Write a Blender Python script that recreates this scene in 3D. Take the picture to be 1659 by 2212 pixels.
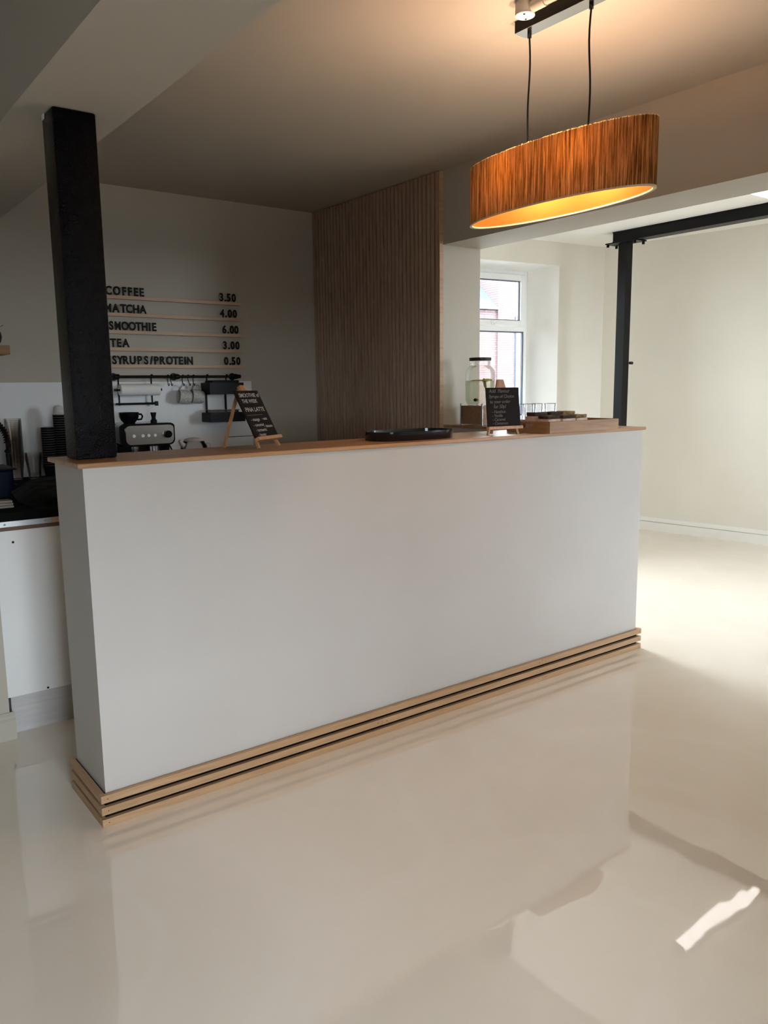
import bpy, bmesh, math, random
from mathutils import Vector, Matrix, noise as mnoise
random.seed(7)
for o in list(bpy.data.objects): bpy.data.objects.remove(o)
SC = bpy.context.scene
COL = SC.collection
PI = math.pi

# ------------------------------------------------------------------ camera
YAW, PITCH, ROLL, FPX = 0.6448, -0.1561, -0.0121, 1724.56
cam_d = bpy.data.cameras.new('camera'); cam = bpy.data.objects.new('camera', cam_d); COL.objects.link(cam)
_f = Vector((math.sin(YAW)*math.cos(PITCH), math.cos(YAW)*math.cos(PITCH), math.sin(PITCH)))
_r = Vector((math.cos(YAW), -math.sin(YAW), 0)); _u = _r.cross(_f)
_r2 = _r*math.cos(ROLL) + _u*math.sin(ROLL); _u2 = _u*math.cos(ROLL) - _r*math.sin(ROLL)
_m = Matrix((_r2, _u2, -_f)).transposed().to_4x4()
_m.translation = Vector((-0.6662, -2.2882, 1.2887))
cam.matrix_world = _m
cam_d.sensor_fit = 'HORIZONTAL'; cam_d.sensor_width = 36.0; cam_d.lens = FPX*36.0/1659.0
cam_d.clip_start = 0.02; cam_d.clip_end = 200
SC.camera = cam

# ------------------------------------------------------------------ world, exposure
W = bpy.data.worlds.new('sky'); SC.world = W; W.use_nodes = True
wn = W.node_tree.nodes; wl = W.node_tree.links
bg = wn['Background']; bg.inputs['Color'].default_value = (0.83, 0.91, 1.0, 1); bg.inputs['Strength'].default_value = 45.0
SC.view_settings.view_transform = 'Standard'; SC.view_settings.look = 'None'
SC.view_settings.exposure = -0.45; SC.view_settings.gamma = 1.0
SC.view_settings.use_curve_mapping = False
SC.cycles.use_denoising = True
SC.cycles.max_bounces = 12; SC.cycles.diffuse_bounces = 6; SC.cycles.glossy_bounces = 6
SC.cycles.transmission_bounces = 8; SC.cycles.transparent_max_bounces = 96
SC.cycles.sample_clamp_indirect = 0.0
SC.cycles.caustics_reflective = False; SC.cycles.caustics_refractive = False

def portal(name, loc, rot, sx, sy):
    d = bpy.data.lights.new(name, 'AREA'); d.shape = 'RECTANGLE'; d.size = sx; d.size_y = sy
    d.cycles.is_portal = True
    o = bpy.data.objects.new(name, d); COL.objects.link(o); o.location = loc; o.rotation_euler = rot
    return o
# daylight enters through: the shop windows behind the camera, the back room window
FRONT_Y = -3.3
SHOPW = (-0.95, 0.15, 0.30, 1.70)        # x0, x1, z0, z1 of the shop window behind the viewer
ROOMW = (4.2, 5.45, 0.15, 2.35)         # front window of the side room
def ctr(a, b): return (a+b)/2
portal('portal_shop', (ctr(*SHOPW[:2]), FRONT_Y-0.12, ctr(*SHOPW[2:])), (PI/2, 0, 0), SHOPW[1]-SHOPW[0], SHOPW[3]-SHOPW[2])
portal('portal_room', (ctr(*ROOMW[:2]), FRONT_Y-0.12, ctr(*ROOMW[2:])), (PI/2, 0, 0), ROOMW[1]-ROOMW[0], ROOMW[3]-ROOMW[2])

# ------------------------------------------------------------------ helpers
def link(o, parent=None):
    COL.objects.link(o)
    if parent: o.parent = parent
    return o
class MB:
    def __init__(s): s.bm = bmesh.new()
    def box(s, x0, x1, y0, y1, z0, z1, bev=0.0):
        vs = [s.bm.verts.new(p) for p in ((x0,y0,z0),(x1,y0,z0),(x1,y1,z0),(x0,y1,z0),(x0,y0,z1),(x1,y0,z1),(x1,y1,z1),(x0,y1,z1))]
        fs = [s.bm.faces.new([vs[i] for i in q]) for q in ((3,2,1,0),(4,5,6,7),(0,1,5,4),(1,2,6,5),(2,3,7,6),(3,0,4,7))]
        if bev > 0:
            es = list({e for f in fs for e in f.edges})
            bmesh.ops.bevel(s.bm, geom=es, offset=bev, segments=2, profile=0.5, affect='EDGES')
        return s
    def hexa(s, pts):     # 8 points: bottom 4, top 4
        vs = [s.bm.verts.new(p) for p in pts]
        for q in ((3,2,1,0),(4,5,6,7),(0,1,5,4),(1,2,6,5),(2,3,7,6),(3,0,4,7)): s.bm.faces.new([vs[i] for i in q])
        return s
    def prism(s, poly, z0, z1):
        a = [s.bm.verts.new((x,y,z0)) for x,y in poly]; b = [s.bm.verts.new((x,y,z1)) for x,y in poly]
        n = len(poly)
        s.bm.faces.new(a[::-1]); s.bm.faces.new(b)
        for i in range(n): s.bm.faces.new((a[i],a[(i+1)%n],b[(i+1)%n],b[i]))
        return s
    def lathe(s, prof, n=24, c=(0,0,0), axis=None, sx=1, sy=1, rip=None):
        rings = []
        for r, z in prof:
            ring = []
            for i in range(n):
                t = 2*PI*i/n; rr = r*(1+(rip(t, z) if rip else 0))
                ring.append((rr*math.cos(t)*sx, rr*math.sin(t)*sy, z))
            rings.append(ring)
        M = Matrix.Translation(Vector(c))
        if axis is not None: M = M @ Vector((0,0,1)).rotation_difference(Vector(axis)).to_matrix().to_4x4()
        vr = []
        for (r, z), ring in zip(prof, rings):
            if r < 1e-6: vr.append([s.bm.verts.new(M @ Vector((0,0,z)))])
            else: vr.append([s.bm.verts.new(M @ Vector(p)) for p in ring])
        for a, b in zip(vr[:-1], vr[1:]):
            for i in range(n):
                j = (i+1) % n
                if len(a) == 1 and len(b) == 1: continue
                if len(a) == 1: s.bm.faces.new((a[0], b[j], b[i]))
                elif len(b) == 1: s.bm.faces.new((a[i], a[j], b[0]))
                else: s.bm.faces.new((a[i], a[j], b[j], b[i]))
        return s
    def cyl(s, p, q, r, n=16, r2=None):
        p = Vector(p); q = Vector(q); L = (q-p).length
        r2 = r if r2 is None else r2
        return s.lathe([(0,0),(r,0),(r2,L),(0,L)], n, p, q-p)
    def tube(s, pts, r, n=10, closed=False):
        pts = [Vector(p) for p in pts]; m = len(pts); rings = []
        up = None
        for i, p in enumerate(pts):
            if closed: d = pts[(i+1) % m]-pts[(i-1) % m]
            else: d = pts[min(i+1, m-1)]-pts[max(i-1, 0)]
            d.normalize()
            if up is None:
                up = d.orthogonal().normalized()
            else:
                up = (up - d*up.dot(d))
                if up.length < 1e-6: up = d.orthogonal()
                up.normalize()
            w = d.cross(up); rr = r[i] if isinstance(r, (list, tuple)) else r
            rings.append([s.bm.verts.new(p + (up*math.cos(2*PI*k/n) + w*math.sin(2*PI*k/n))*rr) for k in range(n)])
        rng = range(m) if closed else range(m-1)
        for i in rng:
            a = rings[i]; b = rings[(i+1) % m]
            for k in range(n): s.bm.faces.new((a[k], a[(k+1)%n], b[(k+1)%n], b[k]))
        if not closed:
            s.bm.faces.new(rings[0][::-1]); s.bm.faces.new(rings[-1])
        return s
    def mesh(s, name, mat=None, smooth=False):
        bmesh.ops.recalc_face_normals(s.bm, faces=s.bm.faces[:])
        me = bpy.data.meshes.new(name); s.bm.to_mesh(me); s.bm.free()
        if mat: me.materials.append(mat)
        if smooth:
            for p in me.polygons: p.use_smooth = True
            try: me.set_sharp_from_angle(angle=math.radians(38))
            except Exception: pass
        return me
    def build(s, name, mat, parent=None, smooth=False):
        return link(bpy.data.objects.new(name, s.mesh(name, mat, smooth)), parent)
def tag(o, label=None, cat=None, group=None, kind=None):
    if label: o['label'] = label
    if cat: o['category'] = cat
    if group: o['group'] = group
    if kind: o['kind'] = kind
    return o
def empty(name, label, cat, loc=(0,0,0), rz=0, group=None):
    o = bpy.data.objects.new(name, None); COL.objects.link(o); o.location = loc; o.rotation_euler = (0,0,rz)
    o.empty_display_size = 0.05
    return tag(o, label, cat, group)
def struct(name, mb, mat, label, cat, parent=None):
    o = mb.build(name, mat, parent)
    if parent is None: tag(o, label, cat, kind='structure')
    return o
def copy_tree(o, parent=None):
    c = o.copy(); COL.objects.link(c); c.parent = parent
    for ch in [x for x in bpy.data.objects if x.parent == o]: copy_tree(ch, c)
    return c
_font_cache = {}
def text_mesh(txt, size, depth, offset=0.0, shear=0.0, align='LEFT', mat=None):
    cu = bpy.data.curves.new('text', 'FONT'); cu.body = txt; cu.size = size; cu.extrude = depth; cu.offset = offset
    cu.shear = shear; cu.align_x = align; cu.resolution_u = 3
    o = bpy.data.objects.new('text', cu); COL.objects.link(o)
    dg = bpy.context.evaluated_depsgraph_get()
    me = bpy.data.meshes.new_from_object(o.evaluated_get(dg))
    bpy.data.objects.remove(o); bpy.data.curves.remove(cu)
    me.materials.clear()
    if mat: me.materials.append(mat)
    return me

# ------------------------------------------------------------------ materials
def new_mat(name):
    m = bpy.data.materials.new(name); m.use_nodes = True
    return m, m.node_tree.nodes, m.node_tree.links, m.node_tree.nodes['Principled BSDF']
def texco(n, l, scale=(1,1,1), rot=(0,0,0)):
    t = n.new('ShaderNodeTexCoord'); mp = n.new('ShaderNodeMapping')
    mp.inputs['Scale'].default_value = scale; mp.inputs['Rotation'].default_value = rot
    l.new(t.outputs['Object'], mp.inputs['Vector']); return mp.outputs['Vector']
def ramp(n, l, fac, stops):
    r = n.new('ShaderNodeValToRGB')
    while len(r.color_ramp.elements) < len(stops): r.color_ramp.elements.new(0.5)
    for e, (p, c) in zip(r.color_ramp.elements, stops): e.position = p; e.color = (*c, 1)
    l.new(fac, r.inputs['Fac']); return r.outputs['Color']
def noise_tex(n, l, vec, scale, detail=4, rough=0.5, dist=0.0):
    t = n.new('ShaderNodeTexNoise'); t.inputs['Scale'].default_value = scale; t.inputs['Detail'].default_value = detail
    t.inputs['Roughness'].default_value = rough; t.inputs['Distortion'].default_value = dist
    l.new(vec, t.inputs['Vector']); return t.outputs['Fac']
def bump(n, l, h, strength, dist, p):
    b = n.new('ShaderNodeBump'); b.inputs['Strength'].default_value = strength; b.inputs['Distance'].default_value = dist
    l.new(h, b.inputs['Height']); l.new(b.outputs['Normal'], p.inputs['Normal'])
def M(name, col, rough=0.5, metal=0.0, var=0.0, nscale=6, bmp=0.0, bscale=80, bdist=0.002, coat=0.0, trans=0.0, ior=1.45, spec=0.5):
    m, n, l, p = new_mat(name)
    p.inputs['Roughness'].default_value = rough; p.inputs['Metallic'].default_value = metal
    p.inputs['Coat Weight'].default_value = coat; p.inputs['Transmission Weight'].default_value = trans; p.inputs['IOR'].default_value = ior
    p.inputs['Specular IOR Level'].default_value = spec
    v = texco(n, l)
    f = noise_tex(n, l, v, nscale, 5)
    lo = tuple(c*(1-var) for c in col); hi = tuple(min(1, c*(1+var)) for c in col)
    l.new(ramp(n, l, f, [(0.3, lo), (0.7, hi)]), p.inputs['Base Color'])
    if bmp > 0: bump(n, l, noise_tex(n, l, v, bscale, 3), bmp, bdist, p)
    return m
def wood(name, dark, mid, light, axis='x', scale=1.0, rough=0.4, coat=0.0):
    m, n, l, p = new_mat(name)
    sc = {'x': (1.2, 14, 14), 'y': (14, 1.2, 14), 'z': (14, 14, 1.2)}[axis]
    v = texco(n, l, tuple(s*scale for s in sc))
    oi = n.new('ShaderNodeObjectInfo'); ad = n.new('ShaderNodeVectorMath'); ad.operation = 'ADD'
    sc2 = n.new('ShaderNodeVectorMath'); sc2.operation = 'SCALE'; sc2.inputs['Scale'].default_value = 37.0
    cb = n.new('ShaderNodeCombineXYZ')
    for k in 'XYZ': l.new(oi.outputs['Random'], cb.inputs[k])
    l.new(cb.outputs[0], sc2.inputs[0]); l.new(v, ad.inputs[0]); l.new(sc2.outputs[0], ad.inputs[1])
    f = noise_tex(n, l, ad.outputs[0], 2.0, 8, 0.62, 1.2)
    l.new(ramp(n, l, f, [(0.28, dark), (0.5, mid), (0.74, light)]), p.inputs['Base Color'])
    p.inputs['Roughness'].default_value = rough; p.inputs['Coat Weight'].default_value = coat
    bump(n, l, f, 0.12, 0.002, p)
    return m
def clear_mat(name, tint=(1,1,1), ior=1.45, rough=0.0, strength=1.0):
    m = bpy.data.materials.new(name); m.use_nodes = True; n = m.node_tree.nodes; l = m.node_tree.links
    n.remove(n['Principled BSDF']); out = n['Material Output']
    t = n.new('ShaderNodeBsdfTransparent'); t.inputs['Color'].default_value = (*tint, 1)
    g = n.new('ShaderNodeBsdfGlossy'); g.inputs['Roughness'].default_value = rough
    fr = n.new('ShaderNodeFresnel'); fr.inputs['IOR'].default_value = ior
    mu = n.new('ShaderNodeMath'); mu.operation = 'MULTIPLY'; mu.inputs[1].default_value = strength; mu.use_clamp = True
    mx = n.new('ShaderNodeMixShader')
    l.new(fr.outputs[0], mu.inputs[0]); l.new(mu.outputs[0], mx.inputs['Fac']); l.new(t.outputs[0], mx.inputs[1]); l.new(g.outputs[0], mx.inputs[2])
    l.new(mx.outputs[0], out.inputs['Surface']); return m

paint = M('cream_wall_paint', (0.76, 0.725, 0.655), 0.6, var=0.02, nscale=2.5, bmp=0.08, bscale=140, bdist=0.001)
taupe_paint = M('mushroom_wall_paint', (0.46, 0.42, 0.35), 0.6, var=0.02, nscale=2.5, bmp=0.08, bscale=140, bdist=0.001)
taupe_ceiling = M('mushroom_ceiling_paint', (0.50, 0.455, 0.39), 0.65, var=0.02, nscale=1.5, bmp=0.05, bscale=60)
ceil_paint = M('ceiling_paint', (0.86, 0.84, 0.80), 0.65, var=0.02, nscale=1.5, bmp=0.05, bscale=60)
white_trim = M('white_trim_paint', (0.84, 0.83, 0.80), 0.4, var=0.02)
taupe = M('taupe_wall_paint', (0.36, 0.33, 0.29), 0.7, var=0.03)
upvc = M('white_window_plastic', (0.88, 0.89, 0.90), 0.25)
counter_paint = M('off_white_counter_paint', (0.485, 0.457, 0.432), 0.5, var=0.025, nscale=3.2, bmp=0.05, bscale=120, bdist=0.001)
black_paint = M('black_gloss_paint', (0.003, 0.003, 0.004), 0.14, var=0.3, nscale=20, bmp=0.85, bscale=210, bdist=0.004, spec=0.13)
steel_paint = M('dark_grey_steel_paint', (0.007, 0.007, 0.008), 0.35, bmp=0.05, spec=0.16)
black_metal = M('black_metal', (0.005, 0.005, 0.005), 0.42, spec=.18)
black_gloss = M('black_gloss_plastic', (0.006, 0.006, 0.007), 0.12)
black_matte = M('black_matte', (0.006, 0.006, 0.006), 0.6, spec=.2)
felt = M('black_felt', (0.005, 0.004, 0.004), 0.95, bmp=0.3, bscale=300, spec=.05)
chrome = M('brushed_steel', (0.62, 0.60, 0.57), 0.22, 1.0)
alu = M('aluminium_strip', (0.55, 0.56, 0.58), 0.4, 0.9)
oak_x = wood('oak_worktop', (0.26, 0.13, 0.062), (0.40, 0.22, 0.11), (0.50, 0.30, 0.165), 'x', 1.0, 0.30)
oak_slat_x = wood('oak_slat_along', (0.33, 0.195, 0.098), (0.41, 0.25, 0.132), (0.48, 0.31, 0.175), 'x', 1.4, 0.5)
oak_slat_y = wood('oak_slat_across', (0.33, 0.195, 0.098), (0.41, 0.25, 0.132), (0.48, 0.31, 0.175), 'y', 1.4, 0.5)
walnut_z = wood('walnut_slat', (0.31, 0.21, 0.15), (0.40, 0.285, 0.21), (0.49, 0.36, 0.275), 'z', 1.3, 0.5)
tray_wood = wood('tray_wood', (0.22, 0.10, 0.036), (0.31, 0.155, 0.062), (0.37, 0.20, 0.088), 'x', 1.6, 0.45)
ledge_wood = wood('ledge_wood', (0.46, 0.30, 0.19), (0.55, 0.38, 0.25), (0.62, 0.45, 0.31), 'x', 1.4, 0.5)
easel_wood = wood('easel_wood', (0.28, 0.12, 0.045), (0.40, 0.19, 0.08), (0.50, 0.27, 0.13), 'z', 3.0, 0.4)
stand_wood = wood('stand_wood', (0.20, 0.11, 0.06), (0.28, 0.16, 0.09), (0.35, 0.21, 0.13), 'x', 2.0, 0.45)
chalkboard = M('chalkboard', (0.011, 0.008, 0.008), 0.6, var=0.3, nscale=9, spec=.12)
chalk = M('chalk_pen', (0.40, 0.385, 0.37), 0.8)
chalk_faint = M('faint_chalk_pen', (0.11, 0.105, 0.10), 0.8)
letter_black = M('black_letter', (0.004, 0.004, 0.004), 0.45, spec=.12)
splash = M('white_splashback', (0.80, 0.80, 0.80), 0.28, var=0.01)
white_panel = M('white_panel', (0.80, 0.79, 0.77), 0.4)
plinth_grey = wood('grey_plinth', (0.46, 0.44, 0.43), (0.52, 0.50, 0.49), (0.58, 0.56, 0.55), 'x', 1.0, 0.5)
brown_edge = M('brown_edge', (0.14, 0.085, 0.05), 0.6)
paper = M('kitchen_paper', (0.85, 0.84, 0.82), 0.9, bmp=0.2, bscale=200)
grey_ceramic = M('speckled_grey_glaze', (0.50, 0.49, 0.465), 0.22, var=0.35, nscale=160)
navy = M('navy_plastic', (0.003, 0.005, 0.018), 0.5, spec=.2)
bag_black = M('black_plastic_sheet', (0.003, 0.003, 0.003), 0.62, bmp=0.25, bscale=14, bdist=0.02, spec=.06)
pale = M('pale_plastic', (0.62, 0.60, 0.57), 0.5)
cup_black = M('black_paper_cup', (0.005, 0.005, 0.005), 0.75, spec=.1)
cup_rim = M('grey_cup_rim', (0.22, 0.21, 0.20), 0.6)
glass = clear_mat('clear_glass', (0.97, 0.985, 0.98), 1.45, 0.0, 1.3)
pane_mat = clear_mat('window_glass', (0.97, 0.985, 0.98), 1.45, 0.0, 1.0)
cup_clear = clear_mat('clear_plastic_cup', (0.985, 0.98, 0.975), 1.35, 0.15, 0.6)
def cloudy(name, tint, cl, fac):
    m = clear_mat(name, tint, 1.35, 0.02, 0.7); n = m.node_tree.nodes; l = m.node_tree.links; out = n['Material Output']
    src = out.inputs['Surface'].links[0].from_socket
    t = n.new('ShaderNodeBsdfTranslucent'); t.inputs['Color'].default_value = (*cl, 1); mx = n.new('ShaderNodeMixShader'); mx.inputs['Fac'].default_value = fac
    l.new(src, mx.inputs[1]); l.new(t.outputs[0], mx.inputs[2]); l.new(mx.outputs[0], out.inputs['Surface']); return m
jar_glass = cloudy('ribbed_jar_glass', (.98, .99, .985), (.9, .93, .92), .16)
water_mat = cloudy('lemon_water', (.95, .97, .90), (.85, .88, .72), .30)
old_water = clear_mat('lemon_water', (0.93, 0.96, 0.88), 1.2, 0.02, 0.8)
lemon = M('lemon', (0.55, 0.42, 0.06), 0.5, var=0.2, nscale=40)
cake_dark = M('dark_brownie', (0.05, 0.026, 0.014), 0.8, var=0.5, nscale=60, bmp=0.6, bscale=120, bdist=0.004)
cake_nut = M('nutty_flapjack', (0.22, 0.13, 0.05), 0.8, var=0.6, nscale=90, bmp=0.8, bscale=130, bdist=0.004)
wrap_mat = M('paper_wrapper', (0.60, 0.43, 0.34), 0.45, var=0.25, nscale=40, bmp=0.5, bscale=60, bdist=0.004)
paver = M('grey_paving', (0.16, 0.155, 0.15), 0.8, var=0.1)
slate = M('slate_roof', (0.045, 0.062, 0.085), 0.6, var=0.2, nscale=3)
blue_paint = M('blue_painted_board', (0.03, 0.055, 0.095), 0.5)

# floor: poured resin, cream, glossy, slightly rippled
fm, n, l, p = new_mat('poured_resin_floor')
v = texco(n, l)
f1 = noise_tex(n, l, v, 0.9, 5, 0.55, 0.6)
base = ramp(n, l, f1, [(0.3, (0.70, 0.61, 0.50)), (0.5, (0.75, 0.665, 0.56)), (0.72, (0.78, 0.71, 0.62))])
fv = noise_tex(n, l, v, 0.8, 2, 0.45, 1.6)                     # pale swirls in the base colour, standing in for wavy reflections
sheen_streak = ramp(n, l, fv, [(0.36, (0, 0, 0)), (0.45, (0.25, 0.25, 0.25)), (0.49, (1, 1, 1)), (0.54, (0.2, 0.2, 0.2)), (0.66, (0, 0, 0))])
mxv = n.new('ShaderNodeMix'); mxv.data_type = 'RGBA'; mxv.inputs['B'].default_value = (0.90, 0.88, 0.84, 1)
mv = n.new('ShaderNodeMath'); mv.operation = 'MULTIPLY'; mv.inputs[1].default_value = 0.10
l.new(sheen_streak, mv.inputs[0]); l.new(mv.outputs[0], mxv.inputs['Factor']); l.new(base, mxv.inputs['A']); l.new(mxv.outputs['Result'], p.inputs['Base Color'])
p.inputs['Roughness'].default_value = 0.025; p.inputs['IOR'].default_value = 2.0
f2 = noise_tex(n, l, v, 3.4, 2, 0.45, 0.6)
bump(n, l, f2, 0.06, 0.02, p)
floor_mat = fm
# brick across the yard
bm_, n, l, p = new_mat('red_brick')
v = texco(n, l, (1,1,1), (PI/2, 0, 0))
b = n.new('ShaderNodeTexBrick'); b.inputs['Scale'].default_value = 3.2; b.inputs['Mortar Size'].default_value = 0.035
b.inputs['Brick Width'].default_value = 1.0; b.inputs['Row Height'].default_value = 0.33
b.inputs['Color1'].default_value = (0.115, 0.062, 0.060, 1); b.inputs['Color2'].default_value = (0.100, 0.053, 0.052, 1); b.inputs['Mortar'].default_value = (0.026, 0.021, 0.024, 1)
l.new(v, b.inputs['Vector']); l.new(b.outputs['Color'], p.inputs['Base Color']); p.inputs['Roughness'].default_value = 0.85
brick_mat = bm_
# reed shade: thin reeds that let lamp light through
def translucent_mat(name, stops, mixf, streak):
    m = bpy.data.materials.new(name); m.use_nodes = True; n = m.node_tree.nodes; l = m.node_tree.links
    n.remove(n['Principled BSDF']); out = n['Material Output']
    v = texco(n, l, streak); f = noise_tex(n, l, v, 1.0, 7, 0.7, 0.3)
    c = ramp(n, l, f, stops)
    d = n.new('ShaderNodeBsdfDiffuse'); t = n.new('ShaderNodeBsdfTranslucent'); mx = n.new('ShaderNodeMixShader')
    l.new(c, d.inputs['Color']); l.new(c, t.inputs['Color']); mx.inputs['Fac'].default_value = mixf
    l.new(d.outputs[0], mx.inputs[1]); l.new(t.outputs[0], mx.inputs[2]); l.new(mx.outputs[0], out.inputs['Surface'])
    return m
reed = translucent_mat('woven_reed', [(0.34, (0.045, 0.026, 0.011)), (0.46, (0.23, 0.14, 0.06)), (0.58, (0.54, 0.37, 0.18)), (0.74, (0.82, 0.64, 0.38))], 0.42, (210, 210, 7))
liner = translucent_mat('shade_liner', [(0.3, (0.44, 0.205, 0.045)), (0.7, (0.47, 0.22, 0.05))], 0.42, (3, 3, 3))

# ------------------------------------------------------------------ the shell
XS, YM, YJ, ZC, ZC2, XT = 2.150, 2.138, 0.926, 2.364, 2.484, 2.414
CORNER = Vector((5.348, 2.398, 0)); AW = math.radians(-5.98)
RW_DIR = Vector((0.1282, -0.9917, 0))          # right wall runs from the corner towards the front
RW_N = Vector((RW_DIR.y, -RW_DIR.x, 0))        # points into the room (towards -x)
if RW_N.x > 0: RW_N = -RW_N

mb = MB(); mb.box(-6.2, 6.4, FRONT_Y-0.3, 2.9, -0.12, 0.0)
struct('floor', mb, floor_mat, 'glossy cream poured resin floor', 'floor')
mb = MB(); mb.box(-40, 60, 2.95, 60, -0.2, -0.14); mb.box(-40, 40, -60, FRONT_Y-0.35, -0.2, -0.14); mb.box(6.45, 18, FRONT_Y-.35, 2.95, -.2, -.14)
struct('ground_outside', mb, paver, 'grey paving outside the windows', 'ground')
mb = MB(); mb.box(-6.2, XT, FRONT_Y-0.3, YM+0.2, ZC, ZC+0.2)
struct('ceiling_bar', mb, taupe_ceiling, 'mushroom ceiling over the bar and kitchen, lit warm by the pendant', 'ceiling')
RL = (2.50, 3.05, 1.45, 2.30)            # unseen rooflight added to brighten the side room: x0, x1, y0, y1
mb = MB(); mb.box(XT-0.1, RL[0], FRONT_Y-0.3, 2.9, ZC2, ZC2+0.1); mb.box(RL[1], 6.4, FRONT_Y-0.3, 2.9, ZC2, ZC2+0.1)
mb.box(RL[0], RL[1], FRONT_Y-0.3, RL[2], ZC2, ZC2+0.1); mb.box(RL[0], RL[1], RL[3], 2.9, ZC2, ZC2+0.1)
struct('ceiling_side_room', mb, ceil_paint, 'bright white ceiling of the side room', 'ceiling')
t = empty('added_rooflight', 'unseen flat rooflight added to light the side room', 'rooflight', (0,0,0)); t['kind'] = 'structure'
m = MB(); m.box(RL[0], RL[1], RL[2], RL[2]+.05, ZC2+.02, ZC2+.12); m.box(RL[0], RL[1], RL[3]-.05, RL[3], ZC2+.02, ZC2+.12); m.box(RL[0], RL[0]+.05, RL[2]+.05, RL[3]-.05, ZC2+.02, ZC2+.12); m.box(RL[1]-.05, RL[1], RL[2]+.05, RL[3]-.05, ZC2+.02, ZC2+.12)
m.build('window_frame', upvc, t)
MB().box(RL[0]+.05, RL[1]-.05, RL[2]+.05, RL[3]-.05, ZC2+.06, ZC2+.07).build('pane', pane_mat, t)
portal('portal_roof', (ctr(RL[0], RL[1]), ctr(RL[2], RL[3]), ZC2+.13), (0, 0, 0), RL[1]-RL[0], RL[3]-RL[2])
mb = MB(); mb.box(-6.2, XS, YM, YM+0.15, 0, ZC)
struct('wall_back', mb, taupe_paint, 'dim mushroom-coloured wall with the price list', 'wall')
# partition with the slats, its jamb and the lintel over the opening
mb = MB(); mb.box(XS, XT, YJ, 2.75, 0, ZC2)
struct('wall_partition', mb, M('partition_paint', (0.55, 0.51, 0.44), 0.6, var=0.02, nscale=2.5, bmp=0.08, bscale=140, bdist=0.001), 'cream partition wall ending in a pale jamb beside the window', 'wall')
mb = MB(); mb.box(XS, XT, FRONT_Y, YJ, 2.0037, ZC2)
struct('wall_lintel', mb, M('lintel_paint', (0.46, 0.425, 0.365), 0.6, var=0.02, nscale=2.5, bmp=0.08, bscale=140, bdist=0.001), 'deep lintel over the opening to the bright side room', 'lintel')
mb = MB(); mb.box(-0.0617, 0.2332, FRONT_Y, YM, 2.0635, ZC)
struct('ceiling_downstand', mb, taupe_ceiling, 'boxed ceiling beam resting on the black post', 'beam')
LW = (-0.9, -0.35, 1.05, 1.65)            # y0, y1, z0, z1 of the left wall window
mb = MB(); mb.box(-6.35, -6.2, FRONT_Y-0.3, LW[0], 0, ZC); mb.box(-6.35, -6.2, LW[1], YM+0.2, 0, ZC); mb.box(-6.35, -6.2, LW[0], LW[1], 0, LW[2]); mb.box(-6.35, -6.2, LW[0], LW[1], LW[3], ZC)
struct('wall_left', mb, taupe, 'taupe wall at the far left of the shop', 'wall')
t = empty('window_5', 'small window in the taupe wall at the far left of the shop', 'window', (-6.275, LW[0], LW[2])); t['kind'] = 'structure'
m = MB(); _w = LW[1]-LW[0]; _h = LW[3]-LW[2]
m.box(-.035, .035, 0, .06, 0, _h); m.box(-.035, .035, _w-.06, _w, 0, _h); m.box(-.035, .035, .06, _w-.06, 0, .06); m.box(-.035, .035, .06, _w-.06, _h-.06, _h); m.build('window_frame', upvc, t)
MB().box(-.003, .003, .06, _w-.06, .06, _h-.06).build('pane', pane_mat, t)
portal('portal_left', (-6.37, ctr(LW[0], LW[1]), ctr(LW[2], LW[3])), (PI/2, 0, -PI/2), _w, _h)
# front wall with its shop windows (behind the camera)
def wall_with_holes(x0, x1, y0, y1, z0, z1, holes):
    m = MB(); xs = x0
    for hx0, hx1, hz0, hz1 in holes:
        m.box(xs, hx0, y0, y1, z0, z1); m.box(hx0, hx1, y0, y1, z0, hz0); m.box(hx0, hx1, y0, y1, hz1, z1); xs = hx1
    m.box(xs, x1, y0, y1, z0, z1); return m
struct('wall_front', wall_with_holes(-6.2, 6.4, FRONT_Y-0.2, FRONT_Y, 0, ZC2, [SHOPW, ROOMW]), taupe, 'taupe front wall with the shop windows', 'wall')
def shop_window(name, w, label):
    t = empty(name, label, 'window', (ctr(w[0], w[1]), FRONT_Y-0.1, w[2])); t['kind'] = 'structure'
    wd = (w[1]-w[0])/2; h = w[3]-w[2]
    m = MB(); m.box(-wd, wd, -.04, .04, 0, .06); m.box(-wd, wd, -.04, .04, h-.06, h); m.box(-wd, -wd+.06, -.04, .04, .06, h-.06); m.box(wd-.06, wd, -.04, .04, .06, h-.06)
    m.build('window_frame', upvc, t)
    m = MB(); m.box(-.03, .03, -.04, .04, .06, h-.06); m.build('mullion', upvc, t)
    for s in (-1, 1):
        m = MB(); a, b2 = sorted((s*.03, s*(wd-.06))); m.box(a, b2, -.003, .003, .06, h-.06); m.build('pane', pane_mat, t)
shop_window('window_4', SHOPW, 'shop window behind the viewer')
shop_window('window_2', ROOMW, 'wide front window of the side room')
# nib wall at the left edge with its skirting
mb = MB(); mb.box(-0.75, -0.087, 0.83, 0.97, 0, ZC)
nib = struct('wall_nib', mb, taupe_paint, 'short mushroom-coloured wall stub at the left edge beside the white panel', 'wall')
mb = MB()
prof = [(0.0, 0.0), (-0.022, 0.0), (-0.022, 0.072), (-0.014, 0.082), (-0.012, 0.088), (-0.004, 0.1), (0.0, 0.1)]
a = [mb.bm.verts.new((-0.75, 0.829+y, z)) for y, z in prof]; b2 = [mb.bm.verts.new((-0.072, 0.829+y, z)) for y, z in prof]
mb.bm.faces.new(a); mb.bm.faces.new(b2[::-1])
for i in range(len(prof)): j = (i+1) % len(prof); mb.bm.faces.new((a[i], a[j], b2[j], b2[i]))
mb.build('skirting', taupe_paint, nib)

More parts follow.
